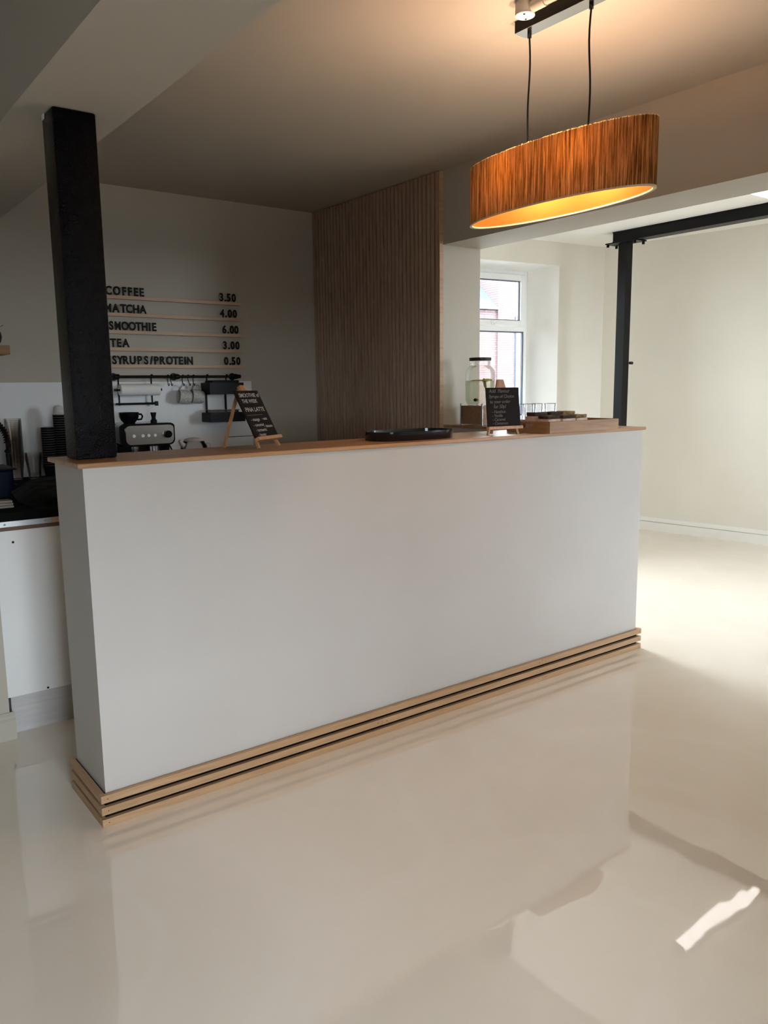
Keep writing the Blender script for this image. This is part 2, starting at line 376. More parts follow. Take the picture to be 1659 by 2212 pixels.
# ---- side room: window wall (rotated a little), right wall
def wframe(name, label, cat, parent=None):
    o = bpy.data.objects.new(name, None); COL.objects.link(o); o.location = CORNER; o.rotation_euler = (0, 0, AW)
    return tag(o, label, cat, kind='structure')
WX0, WX1, WZ0, WZ1, WD = -1.44, -0.640, 0.98, 2.273, 0.30      # window frame opening, at depth WD
OX0, OX1, OZ0, OZ1 = -1.545, -0.535, 0.96, 2.292               # reveal mouth in the wall plane
m = MB()
# front skin with hole, reveal faces, back skin -> eight solid blocks
def blk(xa0, xa1, za0, za1, xb0, xb1, zb0, zb1, y0=0.0, y1=WD+0.09):
    m.hexa([(xa0,y0,za0),(xa1,y0,za0),(xb1,y1,zb0),(xb0,y1,zb0),(xa0,y0,za1),(xa1,y0,za1),(xb1,y1,zb1),(xb0,y1,zb1)])
k = (WD+0.09)/WD
def ext(o, w): return o+(w-o)*k
ex0, ex1, ez0, ez1 = ext(OX0, WX0), ext(OX1, WX1), ext(OZ0, WZ0), ext(OZ1, WZ1)
HX0, HX1, HZ0, HZ1 = -2.90, -1.72, 0.06, 2.36               # unseen glazed door, added behind the partition to bring in light
blk(-3.3, HX0, 0, ZC2, -3.3, HX0, 0, ZC2); blk(HX1, OX0, 0, ZC2, HX1, ex0, 0, ZC2)
blk(HX0, HX1, 0, HZ0, HX0, HX1, 0, HZ0); blk(HX0, HX1, HZ1, ZC2, HX0, HX1, HZ1, ZC2)
blk(OX1, 0.25, 0, ZC2, ex1, 0.25, 0, ZC2)
blk(OX0, OX1, 0, OZ0, ex0, ex1, 0, ez0)
blk(OX0, OX1, OZ1, ZC2, ex0, ex1, ez1, ZC2)
ww = m.build('wall_window', paint); ww.location = CORNER; ww.rotation_euler = (0,0,AW)
tag(ww, 'cream end wall of the side room with a deep splayed window reveal', 'wall', kind='structure')
rv = .003
def sky_lit_skin(p0, p1, q0, q1, nx_, nz_):
    a = [(p0[0], 0.0005, p0[1]), (p1[0], 0.0005, p1[1]), (q1[0], WD-.012, q1[1]), (q0[0], WD-.012, q0[1])]
    MB().hexa(a + [(x+nx_*rv, y, z+nz_*rv) for x, y, z in a]).build('reveal_sky_skin', white_trim, ww)  # white skin added so the reveal looks lit by the sky
sky_lit_skin((OX1-.0003, OZ0+.03), (OX1-.0003, OZ1), (WX1-.0003, WZ0+.02), (WX1-.0003, WZ1), -1, 0)
sky_lit_skin((OX0+.0003, OZ0+.03), (OX0+.0003, OZ1), (WX0+.0003, WZ0+.02), (WX0+.0003, WZ1), 1, 0)
sky_lit_skin((OX0+.004, OZ1-.0003), (OX1-.004, OZ1-.0003), (WX0+.004, WZ1-.0003), (WX1-.004, WZ1-.0003), 0, -1)
# window_1
t = wframe('window_1', 'white plastic window with a top-hung sash over a fixed pane', 'window')
y0, y1 = WD-0.01, WD+0.06
def ring(x0, x1, z0, z1, w, ya, yb, bev=0.004):
    mm = MB()
    mm.box(x0, x0+w, ya, yb, z0, z1, bev); mm.box(x1-w, x1, ya, yb, z0, z1, bev)
    mm.box(x0+w, x1-w, ya, yb, z0, z0+w, bev); mm.box(x0+w, x1-w, ya, yb, z1-w, z1, bev); return mm
ring(WX0-0.01, WX1+0.01, WZ0-0.01, WZ1+0.01, 0.045, y0, y1).build('window_frame', upvc, t)
m = MB(); m.box(WX0+.03, WX1-.03, y0, y1, 1.753, 1.803, 0.004); m.build('transom', upvc, t)
s = ring(WX0+.035, WX1-.035, 1.796, 2.236, 0.050, y0-0.018, y1-0.02).build('sash', upvc, t)
ring(WX0+.085, WX1-.085, 1.846, 2.186, 0.008, y0+0.005, y0+0.02, 0).build('gasket', M('grey_gasket', (0.10, 0.12, 0.15), 0.6), s)
m = MB(); m.box(WX0+.085, WX1-.085, y0+.022, y0+.028, 1.846, 2.186); m.build('pane', pane_mat, s)
m = MB(); hx = (WX0+WX1)/2
m.box(hx-.02, hx+.02, y0-.032, y0-.018, 1.806, 1.838, .004); m.tube([(hx, y0-.035, 1.822), (hx, y0-.055, 1.822), (hx+.02, y0-.062, 1.823), (hx+.11, y0-.060, 1.828)], .009, 8)
m.build('handle', upvc, s, True)
ring(WX0+.035, WX1-.035, WZ0+.035, 1.753, 0.010, y0+0.008, y0+0.03, 0).build('gasket', M('grey_gasket_lower', (0.10, 0.12, 0.15), 0.6), t)
m = MB(); m.box(WX0+.035, WX1-.035, y0+.03, y0+.036, WZ0+.035, 1.753); m.build('pane', pane_mat, t)
m = MB(); m.box(OX0-.02, OX1+.02, -.03, WD-.01, OZ0-.0, OZ0+.022, .004); m.build('window_sill', white_trim, t)
o = portal('portal_window', (0,0,0), (0,0,0), WX1-WX0, WZ1-WZ0)
_wc = CORNER + Matrix.Rotation(AW, 3, 'Z') @ Vector(((WX0+WX1)/2, WD+0.10, 0)); o.location = (_wc.x, _wc.y, (WZ0+WZ1)/2)
o.rotation_euler = (PI/2, 0, AW + PI)
t = wframe('added_glazed_door', 'unseen glazed white door added beside the partition to light the side room', 'door')
ring(HX0, HX1, HZ0, HZ1, .06, y0, y1).build('window_frame', upvc, t)
m = MB(); m.box(HX0+.06, HX1-.06, y0+.03, y0+.036, HZ0+.06, HZ1-.06); m.build('pane', pane_mat, t)
o = portal('portal_window_hidden', (0,0,0), (0,0,0), HX1-HX0, HZ1-HZ0)
_wc = CORNER + Matrix.Rotation(AW, 3, 'Z') @ Vector(((HX0+HX1)/2, WD+0.10, 0)); o.location = (_wc.x, _wc.y, (HZ0+HZ1)/2)
o.rotation_euler = (PI/2, 0, AW + PI)
# right wall
def rw(pt_s, off, z): 
    q = CORNER + RW_DIR*pt_s + RW_N*off; return (q.x, q.y, z)
def rwbox(mm, s0, s1, o0, o1, z0, z1):
    mm.hexa([rw(s0,o0,z0), rw(s1,o0,z0), rw(s1,o1,z0), rw(s0,o1,z0), rw(s0,o0,z1), rw(s1,o0,z1), rw(s1,o1,z1), rw(s0,o1,z1)]); return mm
m = rwbox(MB(), -0.3, 6.2, -0.2, 0, 0, ZC2)
wr = struct('wall_right', m, paint, 'long pale cream wall of the side room', 'wall')
t = tag(rwbox(MB(), 0, 1.58, 0, 0.03, 0, 0.078).build('baseboard_right', white_trim), 'white boxed skirting along the long pale wall', 'baseboard', kind='structure')
rwbox(MB(), 1.584, 6.1, 0, 0.03, 0, 0.078).build('skirting_board', white_trim, t)
rwbox(MB(), 0, 6.1, 0, 0.016, 0.081, 0.118).build('skirting_top', white_trim, t)

# ---- outside: brick building across the yard
BLD = CORNER + Matrix.Rotation(AW, 3, 'Z') @ Vector((0, 24.0, 0))
t = bpy.data.objects.new('brick_building', None); COL.objects.link(t); t.location = BLD; t.rotation_euler = (0,0,AW)
tag(t, 'pale red brick building with a slate roof seen through the window', 'building')
MB().box(8.0, 18.19, 0, 6.0, -0.14, 4.65).build('low_wall', brick_mat, t)
MB().box(18.19, 19.19, -.1, 6.0, -0.14, 9.0).build('tall_wall', brick_mat, t)
MB().box(19.19, 19.51, -.2, .4, -0.14, 4.4).build('corner_board', blue_paint, t)
MB().box(19.19, 27.0, .45, 6.0, -0.14, 8.2).build('side_wall', brick_mat, t)
m = MB(); m.hexa([(7.8,-.25,4.66),(18.18,-.25,4.66),(18.18,6.2,4.66),(7.8,6.2,4.66),(9.5,2.0,5.9),(18.18,2.0,6.5),(18.18,3.6,6.5),(9.5,3.6,5.9)]); m.build('roof', slate, t)

# ------------------------------------------------------------------ bar counter
L, D, ZT, WT = 2.5926, 0.2825, 1.085, 0.0145
t = empty('bar_counter', 'long off-white boxed bar counter with oak slats at its foot', 'counter', (0, 0, 0))
m = MB(); m.prism([(0,0),(L,0),(L,YJ-0.006),(XS,YJ-0.006),(XS,D),(0,D)], 0.0, ZT-WT)
m.build('body', counter_paint, t)
SO = 0.0205; SKH = 0.099; sh = 0.0240; gap = (SKH-3*sh)/2; sd = 0.016
m = MB(); m.box(-.004, L+.004, -.004, -.0002, 0.0, SKH-.004); m.box(-.004, -.0002, -.004, D+.01, 0.0, SKH-.004); m.box(L+.0002, L+.004, -.004, YJ, 0, SKH-.004)
m.build('felt_backing', felt, t)
J1, J2 = 1.02, 1.90
for i in range(3):
    z0 = i*(sh+gap); z1 = z0+sh
    js = [-SO, J2, L+SO] if i != 1 else [-SO, J1, L+SO]
    if i == 0: js = [-SO, 1.90, L+SO]
    for x0, x1 in zip(js[:-1], js[1:]):
        m = MB(); m.box(x0+.0004, x1-.0004, -SO, -SO+sd, z0, z1, .0012); s = m.build('slat', oak_slat_x, t)
        for nx in (x0+.02, x1-.02):
            m = MB(); m.cyl((nx, -SO-.0004, z0+sh*.5), (nx, -SO+.002, z0+sh*.5), .0016, 8); m.build('nail', black_metal, s)
    m = MB(); m.box(-SO, -SO+sd, -SO+sd+.0003, D+.012, z0, z1, .0012); m.build('slat', oak_slat_y, t)
    m = MB(); m.box(L+SO-sd, L+SO, -SO+sd+.0003, YJ, z0, z1, .0012); m.build('slat', oak_slat_y, t)
m = MB(); OH = 0.0152
m.prism([(-OH,-.0077),(L+OH,-.0077),(L+OH,YJ-.006),(XS-.004,YJ-.006),(XS-.004,.3079),(-OH,.3079)], ZT-WT+.0003, ZT)
bmesh.ops.bevel(m.bm, geom=m.bm.edges[:], offset=.003, segments=2, profile=.5, affect='EDGES')
tag(m.build('bar_worktop', oak_x), 'thin oak worktop turning the corner on top of the bar counter', 'worktop')

# black post
t = empty('black_post', 'thick gloss-black post rising from the oak worktop to the ceiling beam', 'post', (0.0232, 0.1249, ZT))
m = MB(); m.box(0, .1193, 0, .1093, 0.0005, 2.0630-ZT, .006); m.build('shaft', black_paint, t, True)
m = MB(); m.box(-.003, -.0002, .080, .100, 2.048-ZT, 2.0625-ZT); m.build('packing_piece', white_trim, t)

# slatted wall panels
NS = 18; pitch = (YM-YJ-0.006)/36
for k in range(2):
    y0 = YJ+0.004+k*NS*pitch
    t = empty('slat_panel', ('tall walnut slatted wall panel next to the pale jamb', 'tall walnut slatted wall panel meeting the price list wall')[k], 'wall panel', (XS, y0, .0005), 0, 'walnut slat panels on the partition')
    zt = ZC-.0045
    m = MB(); m.box(-.009, -.0005, 0, NS*pitch-.0005, 0, zt); m.build('felt_backing', felt, t)
    ms = MB(); ms.box(-.024, -.0092, 0, pitch*.72, 0, zt, .001); me = ms.mesh('slat', walnut_z)
    for i in range(NS):
        o = link(bpy.data.objects.new('slat', me), t); o.location = (0, i*pitch+pitch*.14, 0)
m = MB(); m.box(XS-.025, XS-.0003, YJ-.004, YJ+.0025, .0005, ZC-.003)
tag(m.build('panel_edge_strip', ledge_wood), 'thin pale wooden edge strip closing the slatted panels', 'edge strip')

# ------------------------------------------------------------------ pendant lamp
LX, LY = 1.243, -0.608
t = empty('pendant_lamp', 'oval woven reed pendant lamp glowing orange, hung on two black cords', 'lamp', (LX, LY, 1.803))
zt = ZC-1.803
o = MB().box(-.024, .024, -.155, .145, zt-.034, zt-.0005, .001).build('ceiling_bar', black_metal, t)
MB().box(-.024, .024, -.155, .145, zt-.0352, zt-.0342).build('bar_underside', chrome, o)
for yy, w in ((.107, .004), (-.122, -.005)):
    g = MB().cyl((0, yy, zt-.052), (0, yy, zt-.0355), .0065, 12).build('cord_grip', black_gloss, t, True)
    pts = [(w*math.sin(3*PI*s)*.6, yy+w*math.sin(2*PI*s)*.5, .13+(zt-.05-.13)*s) for s in [i/14 for i in range(15)]]
    MB().tube(pts, .0028, 8).build('cord', black_metal, t, True)
    MB().cyl((0, yy, .085), (0, yy, .135), .018, 14).build('lamp_holder', black_matte, t, True)
A_, B_, HS = 0.345, 0.100, 0.178
NR = 420
m = MB(); rings = []
for zz, top in ((0, 0), (HS*.5, 0), (HS, 1)):
    ring_ = []
    for i in range(NR*2):
        th = 2*PI*i/(NR*2); r_ = 1 + (.006 if i % 2 else -.004)
        jag = (random.uniform(-.003, .001) if top else 0)
        ring_.append(m.bm.verts.new((B_*math.cos(th) + (r_-1)*.16*math.cos(th), A_*math.sin(th) + (r_-1)*.16*math.sin(th), zz+jag)))
    rings.append(ring_)
for a, b2 in zip(rings[:-1], rings[1:]):
    for i in range(NR*2): j = (i+1) % (NR*2); m.bm.faces.new((a[i], a[j], b2[j], b2[i]))
m.build('shade', reed, t)
m = MB(); m.lathe([(1-.022, .001), (1-.022, HS-.004)], 96, (0,0,0), None, B_-.0, A_)
m.build('shade_liner', liner, t, True)
m = MB(); m.lathe([(1-.028, 0.0), (1.004, -.001), (1.004, .004), (1-.028, .004), (1-.028, 0.0)], 96, (0,0,0), None, B_, A_)
m.build('bottom_rim', M('pale_rim', (0.75, 0.62, 0.42), 0.6), t, True)
for yy in (.107, -.122):
    m = MB(); m.lathe([(0, .04), (.012, .042), (.021, .052), (.022, .062), (.014, .080), (.012, .0849)], 14, (0, yy, 0))
    bmat = bpy.data.materials.new('lit_bulb'); bmat.use_nodes = True
    pb = bmat.node_tree.nodes['Principled BSDF']; pb.inputs['Emission Color'].default_value = (1, .62, .30, 1); pb.inputs['Emission Strength'].default_value = 8
    m.build('bulb', bmat, t, True)
    d = bpy.data.lights.new('lamp_light', 'POINT'); d.energy = 24.0; d.color = (1.0, 0.68, 0.45); d.shadow_soft_size = .03
    lo = bpy.data.objects.new('lamp_light', d); COL.objects.link(lo); lo.parent = t; lo.location = (0, yy, .105+.02)
# conduit and junction box beside the bar
t = empty('ceiling_junction_box', 'round junction box with conduit on the ceiling beside the lamp bar', 'junction box', (1.155, -.565, ZC))
MB().lathe([(0, -.033), (.027, -.033), (.028, -.031), (.028, -.0005), (0, -.0005)], 28).build('box', taupe_ceiling, t, True)
MB().lathe([(0, -.0365), (.026, -.0365), (.028, -.0355), (.028, -.0335), (0, -.0335)], 28).build('cover', ceil_paint, t, True)
for s in (-1, 1): MB().cyl((.014*s, .010*s, -.0380), (.014*s, .010*s, -.0366), .003, 8).build('screw', black_metal, t)
MB().cyl((.002, -.0285, -.019), (.002, -.075, -.019), .0155, 16).build('conduit_socket', taupe_ceiling, t, True)
MB().cyl((.002, -.0755, -.019), (.002, -1.6, -.019), .0125, 16).build('conduit', taupe_ceiling, t, True)

# ------------------------------------------------------------------ side room steel and ceiling fitting
m = MB(); m.box(4.83, 4.91, 1.785, 1.865, 0.0, 2.392, .003)
t = empty('steel_post', 'slim dark steel post under the beam in the side room', 'post', (0,0,0))
m.build('shaft', steel_paint, t)
MB().box(4.80, 4.94, 1.68, 1.97, 2.3925, 2.4015).build('head_plate', steel_paint, t)
for bx in (4.815, 4.925):
    for by in (1.70, 1.955): MB().cyl((bx, by, 2.372), (bx, by, 2.3920), .011, 6).build('bolt', steel_paint, t)
MB().cyl((4.905, 1.775, 1.452), (4.93, 1.764, 1.452), .012, 8).build('hook', black_metal, t)
t = empty('steel_beam', 'dark steel beam crossing the side room under its white ceiling', 'beam', (0,0,0))
m = MB(); m.box(4.85, 4.86, FRONT_Y, 1.914, 2.409, 2.476); m.build('web', steel_paint, t)
MB().box(4.815, 4.925, FRONT_Y, 1.914, 2.4018, 2.4088).build('flange', steel_paint, t)
MB().box(4.815, 4.925, FRONT_Y, 1.914, 2.4765, 2.4835).build('flange', steel_paint, t)
MB().box(4.822, 4.8498, FRONT_Y, 1.914, 2.409, 2.476).build('side_plate', steel_paint, t)
t = empty('ceiling_batten', 'lit white batten light on the side room ceiling at the right edge', 'ceiling light', (4.28, 0.41, ZC2))
MB().box(-.50, .50, -.045, .045, -.030, -.0005, .003).build('housing', upvc, t)
em = bpy.data.materials.new('lit_diffuser'); em.use_nodes = True
pe = em.node_tree.nodes['Principled BSDF']; pe.inputs['Emission Color'].default_value = (1, .95, .90, 1); pe.inputs['Emission Strength'].default_value = 5.0
MB().box(-.49, .49, -.038, .038, -.062, -.0305, .008).build('diffuser', em, t, True)
for s_ in (-1, 1): MB().box(*sorted((s_*.4905, s_*.50)), -.042, .042, -.064, -.0305, .002).build('end_cap', upvc, t)

# ------------------------------------------------------------------ kitchen: units, worktop, splashback
KZ = 0.845
t = empty('kitchen_end_unit', 'white panelled end of the kitchen run with a metal strip and two screws', 'cabinet', (-0.06, 0.86, 0))
MB().box(-.0265, .62, .0, .010, .144, .779).build('panel', white_panel, t)
MB().box(-.012, .62, .0102, .60, .0, .779).build('carcass', white_panel, t)
MB().box(-.012, .62, .006, .0100, .0, .1435).build('plinth', plinth_grey, t)
MB().box(-.012, .62, -.006, .0100, .7795, .7940).build('wood_strip', brown_edge, t)
s = MB().box(-.012, .18, -.008, .0100, .7945, .8145).build('metal_strip', alu, t)
MB().box(.1802, .62, -.006, .0100, .7945, .8145).build('wood_packer', ledge_wood, t)
MB().box(-.012, .62, .0102, .60, .7795, .8145).build('rail_top', white_panel, t)
for sx, sz in ((.016, .804), (.158, .804)): MB().lathe([(0,.002),(.0025,.0015),(.004,0)], 10, (sx, -.008, sz), (0,-1,0)).build('screw', chrome, s, True)
for sx, sz in ((.041, .735), (.122, .151)): MB().lathe([(0,.0015),(.003,.001),(.0045,0)], 10, (sx, 0, sz), (0,-1,0)).build('screw', black_metal, t, True)
m = MB(); m.prism([(-.072,.855),(.60,.855),(.60,1.53),(2.118,1.53),(2.118,YM-.002),(-.6,YM-.002),(-.6,1.0),(-.072,1.0)], .8150, KZ)
tag(m.build('kitchen_worktop', M('dark_laminate', (0.005, 0.005, 0.005), 0.85, spec=.08)), 'dark kitchen worktop behind the bar under the price list', 'worktop')
for k in range(3):
    x0 = .63+k*.49
    t = empty('base_cabinet', ('white base cabinet under the coffee machine', 'white base cabinet under the kettle', 'white base cabinet beside the slatted panels')[k], 'cabinet', (x0, 1.56, 0), 0, 'base cabinets under the kitchen worktop')
    MB().box(0, .485, .021, .56, .1, .8145).build('carcass', white_panel, t)
    dd = MB().box(.003, .482, 0, .0205, .105, .80, .002).build('door', white_panel, t)
    MB().tube([(.40, 0, .74), (.40, -.025, .74), (.46, -.025, .74), (.46, 0, .74)], .004, 8).build('handle', chrome, dd, True)
    MB().box(0, .485, .05, .07, 0, .0995).build('plinth', plinth_grey, t)
m = MB(); m.box(-.6, 1.657, YM-.0085, YM-.0005, KZ+.0005, 1.330)
tag(m.build('splashback', splash), 'white splashback panel behind the kitchen worktop', 'splashback')

# ------------------------------------------------------------------ menu board: ledges and letters
LZ = [1.791, 1.6995, 1.607, 1.516, 1.4245]
nth = ['top', 'second', 'third', 'fourth', 'lowest']
first = ['COFFEE', 'MATCHA', 'SMOOTHIE', 'TEA', 'SYRUPS/PROTEIN']
for z, nm, wd in zip(LZ, nth, first):
    t = empty('menu_ledge', 'thin pale wooden ledge carrying the word %s' % wd, 'ledge', (0.62, YM, z), 0, 'price list ledges')
    MB().box(0, .977, -.0285, -.0005, -.018, -.0002, .0008).build('shelf', ledge_wood, t)
    MB().box(0, .977, -.0325, -.0287, -.019, -.0006, .0008).build('lip', ledge_wood, t)
ORD = ['first', 'second', 'third', 'fourth', 'fifth', 'sixth', 'seventh', 'eighth', 'ninth', 'tenth', 'eleventh', 'twelfth', 'thirteenth', 'fourteenth']
WORDS = [(0,'COFFEE',[.817,.861,.902,.934,.968,1.0]),(1,'MATCHA',[.810,.850,.892,.924,.962,1.001]),
 (2,'SMOOTHIE',[.820,.856,.895,.935,.970,1.005,1.033,1.060]),(3,'TEA',[.824,.858,.894]),
 (4,'SYRUPS/PROTEIN',[.826,.857,.890,.927,.967,1.003,1.033,1.062,1.098,1.138,1.174,1.207,1.233,1.261]),
 (0,'3.50',[1.476,1.500,1.522,1.555]),(1,'4.00',[1.476,1.500,1.526,1.558]),(2,'6.00',[1.486,1.510,1.534,1.564]),(3,'3.00',[1.486,1.511,1.535,1.567]),(4,'0.50',[1.490,1.515,1.537,1.569])]
LH = 0.043
lm = {}
def letter_mesh(ch):
    if ch in lm: return lm[ch]
    me = text_mesh(ch, 1.0, 0.018, 0.034, 0, 'CENTER', letter_black)
    zs = [v.co.y for v in me.vertices]; xs = [v.co.x for v in me.vertices]
    ref = 0.70
    sc_ = LH/ref; sx_ = sc_*0.84
    xc = (min(xs)+max(xs))/2; b0 = min(zs)
    if ch == 'M': sx_ *= .86
    for v in me.vertices:
        x, y, z = v.co; v.co = Vector(((x-xc)*sx_, z*0.10, (y-b0)*sc_))
    lm[ch] = me; return me
for li, wd, xs in WORDS:
    for i, (ch, x) in enumerate(zip(wd, xs)):
        digit = wd[0].isdigit()
        kind = {'.': 'full stop', '/': 'slash'}.get(ch, ('digit ' if digit else 'letter ')+ch)
        lab = 'black %s, %s character of %s on the %s ledge' % (kind, ORD[i], ('the price '+wd) if digit else wd, nth[li])
        nm = {'.': 'menu_full_stop', '/': 'menu_slash'}.get(ch, 'menu_digit' if digit else 'menu_letter')
        o = tag(link(bpy.data.objects.new(nm, letter_mesh(ch))), lab, 'menu letter' if not digit else 'menu digit', 'letters of the price list')
        o.location = (x, YM-.022, LZ[li]+.0003)

# ------------------------------------------------------------------ wall rail and what hangs on it
RY, RZ = 2.085, 1.357
t = empty('wall_rail', 'black kitchen rail on round brackets under the price list', 'rail', (0.79, RY, RZ))
MB().cyl((0, 0, 0), (.765, 0, 0), .0075, 14).build('rail', black_metal, t, True)
for bx in (.03, .375, .742):
    b_ = MB().lathe([(0, 0), (.016, 0), (.016, .006), (.008, .010), (.008, YM-RY-.001), (0, YM-RY-.001)], 16, (bx, 0, 0), (0,1,0)).build('bracket', black_metal, t, True)
    MB().lathe([(0, -.014), (.013, -.013), (.013, .013), (0, .014)], 16, (bx, 0, 0), (1,0,0)).build('collar', black_metal, b_, True)
    MB().lathe([(0, 0), (.021, 0), (.021, .006), (0, .006)], 20, (bx, YM-RY-.0075, 0), (0,1,0)).build('rose', black_metal, b_, True)
for ex_ in (-.004, .765): MB().lathe([(0,-.006),(.011,-.006),(.011,.006),(0,.006)], 14, (ex_, 0, 0), (1,0,0)).build('end_cap', black_metal, t, True)
def shook(x, lab, tilt=0):
    pts = []
    for i in range(9): a = PI*(1-i/8); pts.append((0, .0105*math.cos(a)*1.0, .0105*math.sin(a)))
    pts = [(p[0], p[1], p[2]) for p in pts]
    pts += [(tilt*.4, .0105, -.02), (tilt, .004, -.038)]
    for i in range(1, 8): a = i/7*PI*1.15; pts.append((tilt+.0, -.0045+.0085*math.cos(a), -.042-.0085*math.sin(a)))
    o = MB().tube(pts, .0022, 8).build('s_hook', black_metal, None, True); o.location = (x, RY, RZ)
    return tag(o, lab, 'hook', 'black hooks on the kitchen rail')
shook(1.112, 'empty black hook left of the rail middle bracket, nearest the paper roll')
shook(1.131, 'empty black hook right against the rail middle bracket')
shook(1.200, 'black hook holding the left grey mug')
shook(1.233, 'empty black hook hanging askew between the two mugs', .006)
shook(1.265, 'black hook holding the right grey mug')
def mug(x, lab):
    t = empty('mug', lab, 'mug', (x, RY-.0045, RZ-.054), 0, 'grey mugs on hooks')
    ax = Vector((1, -.10, -.10)).normalized(); c = Vector((-.033, .002, -.057))
    MB().lathe([(.0, .070), (.030, .070), (.036, .064), (.039, .050), (.040, .025), (.039, 0), (.0365, 0), (.037, .025), (.036, .048), (.030, .066), (0, .067)], 28, c, ax).build('body', grey_ceramic, t, True)
    pts = []
    for i in range(13):
        a = PI*i/12; pts.append((.004+.024*math.cos(a)-.002, .0, -.021+.027*math.sin(a)))
    MB().tube(pts, .0042, 8).build('handle', grey_ceramic, t, True)
mug(1.201, 'speckled grey mug hanging sideways by its handle, the left one')
mug(1.279, 'speckled grey mug hanging sideways by its handle, the right one')
t = empty('paper_roll_holder', 'black metal paper roll holder hung from the rail', 'holder', (0.82, RY, RZ))
for ax_ in (.012, .197):
    MB().tube([(ax_, -.011, .004), (ax_, -.004, .0115), (ax_, .006, .010), (ax_, .0115, .0), (ax_, .0115, -.155)], .0042, 6).build('arm', black_metal, t, True)
MB().cyl((-.012, .0, -.147), (.222, .0, -.147), .006, 12).build('lower_rod', black_metal, t, True)
MB().box(.209, .224, -.008, .008, -.160, -.135).build('stop', black_metal, t)
for ax_ in (-.012, .238):
    MB().box(ax_-.002, ax_+.002, -.034, .012, -.078, -.064).build('end_bracket', black_metal, t)
MB().box(-.010, .236, .0160, .0190, -.076, -.066).build('back_bar', black_metal, t)
MB().cyl((-.010, -.028, -.071), (.236, -.028, -.071), .0045, 12).build('spindle', black_metal, t, True)
t = empty('paper_towel_roll', 'white kitchen paper roll on the black holder', 'paper roll', (.825, RY-.028, RZ-.071))
MB().lathe([(.0082, 0), (.0315, 0), (.0315, .218), (.0082, .218), (.0082, 0)], 32, (-.0, -.0, 0), (1,0,0)).build('roll', paper, t, True)
MB().lathe([(.0062, -.001), (.008, -.001), (.008, .219), (.0062, .219), (.0062, -.001)], 20, (-.0, -.0, 0), (1,0,0)).build('core', M('cardboard_core', (.35,.25,.16), .9), t, True)
t = empty('rail_caddy', 'black two-tier wire caddy with two bins hung from the rail', 'caddy', (1.325, RY, RZ))
def bin_(x0, x1, z0, z1, name):
    mm = MB(); y0, y1 = -.085, .035; w = .003
    mm.box(x0, x1, y0, y1, z0, z0+w); mm.box(x0, x1, y0, y0+w, z0+w, z1); mm.box(x0, x1, y1-w, y1, z0+w, z1); mm.box(x0, x0+w, y0+w, y1-w, z0+w, z1); mm.box(x1-w, x1, y0+w, y1-w, z0+w, z1)
    return mm.build(name, black_metal, t)
bin_(-.002, .213, -.103, -.036, 'upper_bin'); bin_(-.004, .216, -.262, -.208, 'lower_bin')
for x in (.026, .149): 
    MB().box(x-.006, x+.006, .028, .031, -.208, -.036).build('strap', black_metal, t)
    MB().tube([(x, -.011, .0), (x, -.005, .0105), (x, .004, .0105), (x, .0115, .002), (x, .0125, -.02), (x, .030, -.036)], .004, 8).build('hanger', black_metal, t, True)
MB().box(.02, .19, -.075, .02, -.100, -.022, .004).build('packed_goods', black_matte, t)
t = empty('storage_box', 'clear plastic box lying in the lower bin of the rail caddy', 'box', (1.345, 2.015, RZ-.2585))
MB().box(0, .165, 0, .085, 0, .062, .004).build('tub', clear_mat('smoky_plastic', (.55,.54,.52), 1.45, .1, 1.5), t)
MB().box(-.003, .168, -.003, .088, .0625, .068, .002).build('lid', clear_mat('smoky_lid', (.45,.44,.42), 1.45, .15, 2.0), t)

# ------------------------------------------------------------------ coffee machine and neighbours
t = empty('coffee_machine', 'steel and black espresso machine behind the black post', 'coffee machine', (0.84, 1.70, KZ))
MB().box(-.155, .140, .08, .31, .0005, .27, .012).build('housing', black_gloss, t, True)
def rounded(x0, x1, z0, z1, r, y0, y1):
    mm = MB(); pl = []
    for cx_, cz_, a0 in ((x1-r, z1-r*.6, 0), (x0+r, z1-r*.6, 1), (x0+r, z0+r, 2), (x1-r, z0+r, 3)):
        rz_ = r*.6 if a0 < 2 else r
        for i in range(7):
            a = PI/2*(a0+i/6); pl.append((cx_+r*math.cos(a), cz_+rz_*math.sin(a)))
    a = [mm.bm.verts.new((x, y0, z)) for x, z in pl]; b2 = [mm.bm.verts.new((x, y1, z)) for x, z in pl]
    mm.bm.faces.new(a); mm.bm.faces.new(b2[::-1]); n_ = len(pl)
    for i in range(n_): j = (i+1) % n_; mm.bm.faces.new((a[i], a[j], b2[j], b2[i]))
    return mm
rounded(-.152, .138, .158, .272, .030, 0.004, .085).build('head', black_gloss, t, True)
pl_ = rounded(-.122, .128, .166, .262, .026, -.004, 0.0038).build('front_panel', chrome, t, True)
for bx in (-.082, -.036, -.006, .028):
    MB().lathe([(0, .006), (.0075, .005), (.009, 0)], 16, (bx, -.004, .210), (0,-1,0)).build('button', upvc, pl_, True)
MB().lathe([(0, .022), (.014, .022), (.0185, .018), (.020, 0), (0, 0)], 24, (.094, -.0042, .214), (0,-1,0)).build('steam_dial', black_gloss, pl_, True)
MB().lathe([(0, 0), (.020, 0), (.022, .008), (.022, .030), (.026, .0345), (0, .0345)], 20, (-.065, .045, .123)).build('grinder_spout', chrome, t, True)
MB().lathe([(0, 0), (.030, 0), (.030, .030), (.034, .0345), (0, .0345)], 24, (.035, .045, .123)).build('group_head', chrome, t, True)
MB().tube([(.035, .03, .118), (.037, -.05, .112), (.04, -.10, .108)], [.011, .012, .014], 12).build('portafilter_handle', black_gloss, t, True)
MB().tube([(.112, .03, .160), (.115, .0, .130), (.122, -.01, .08), (.13, -.012, .03)], .004, 8).build('steam_wand', black_metal, t, True)
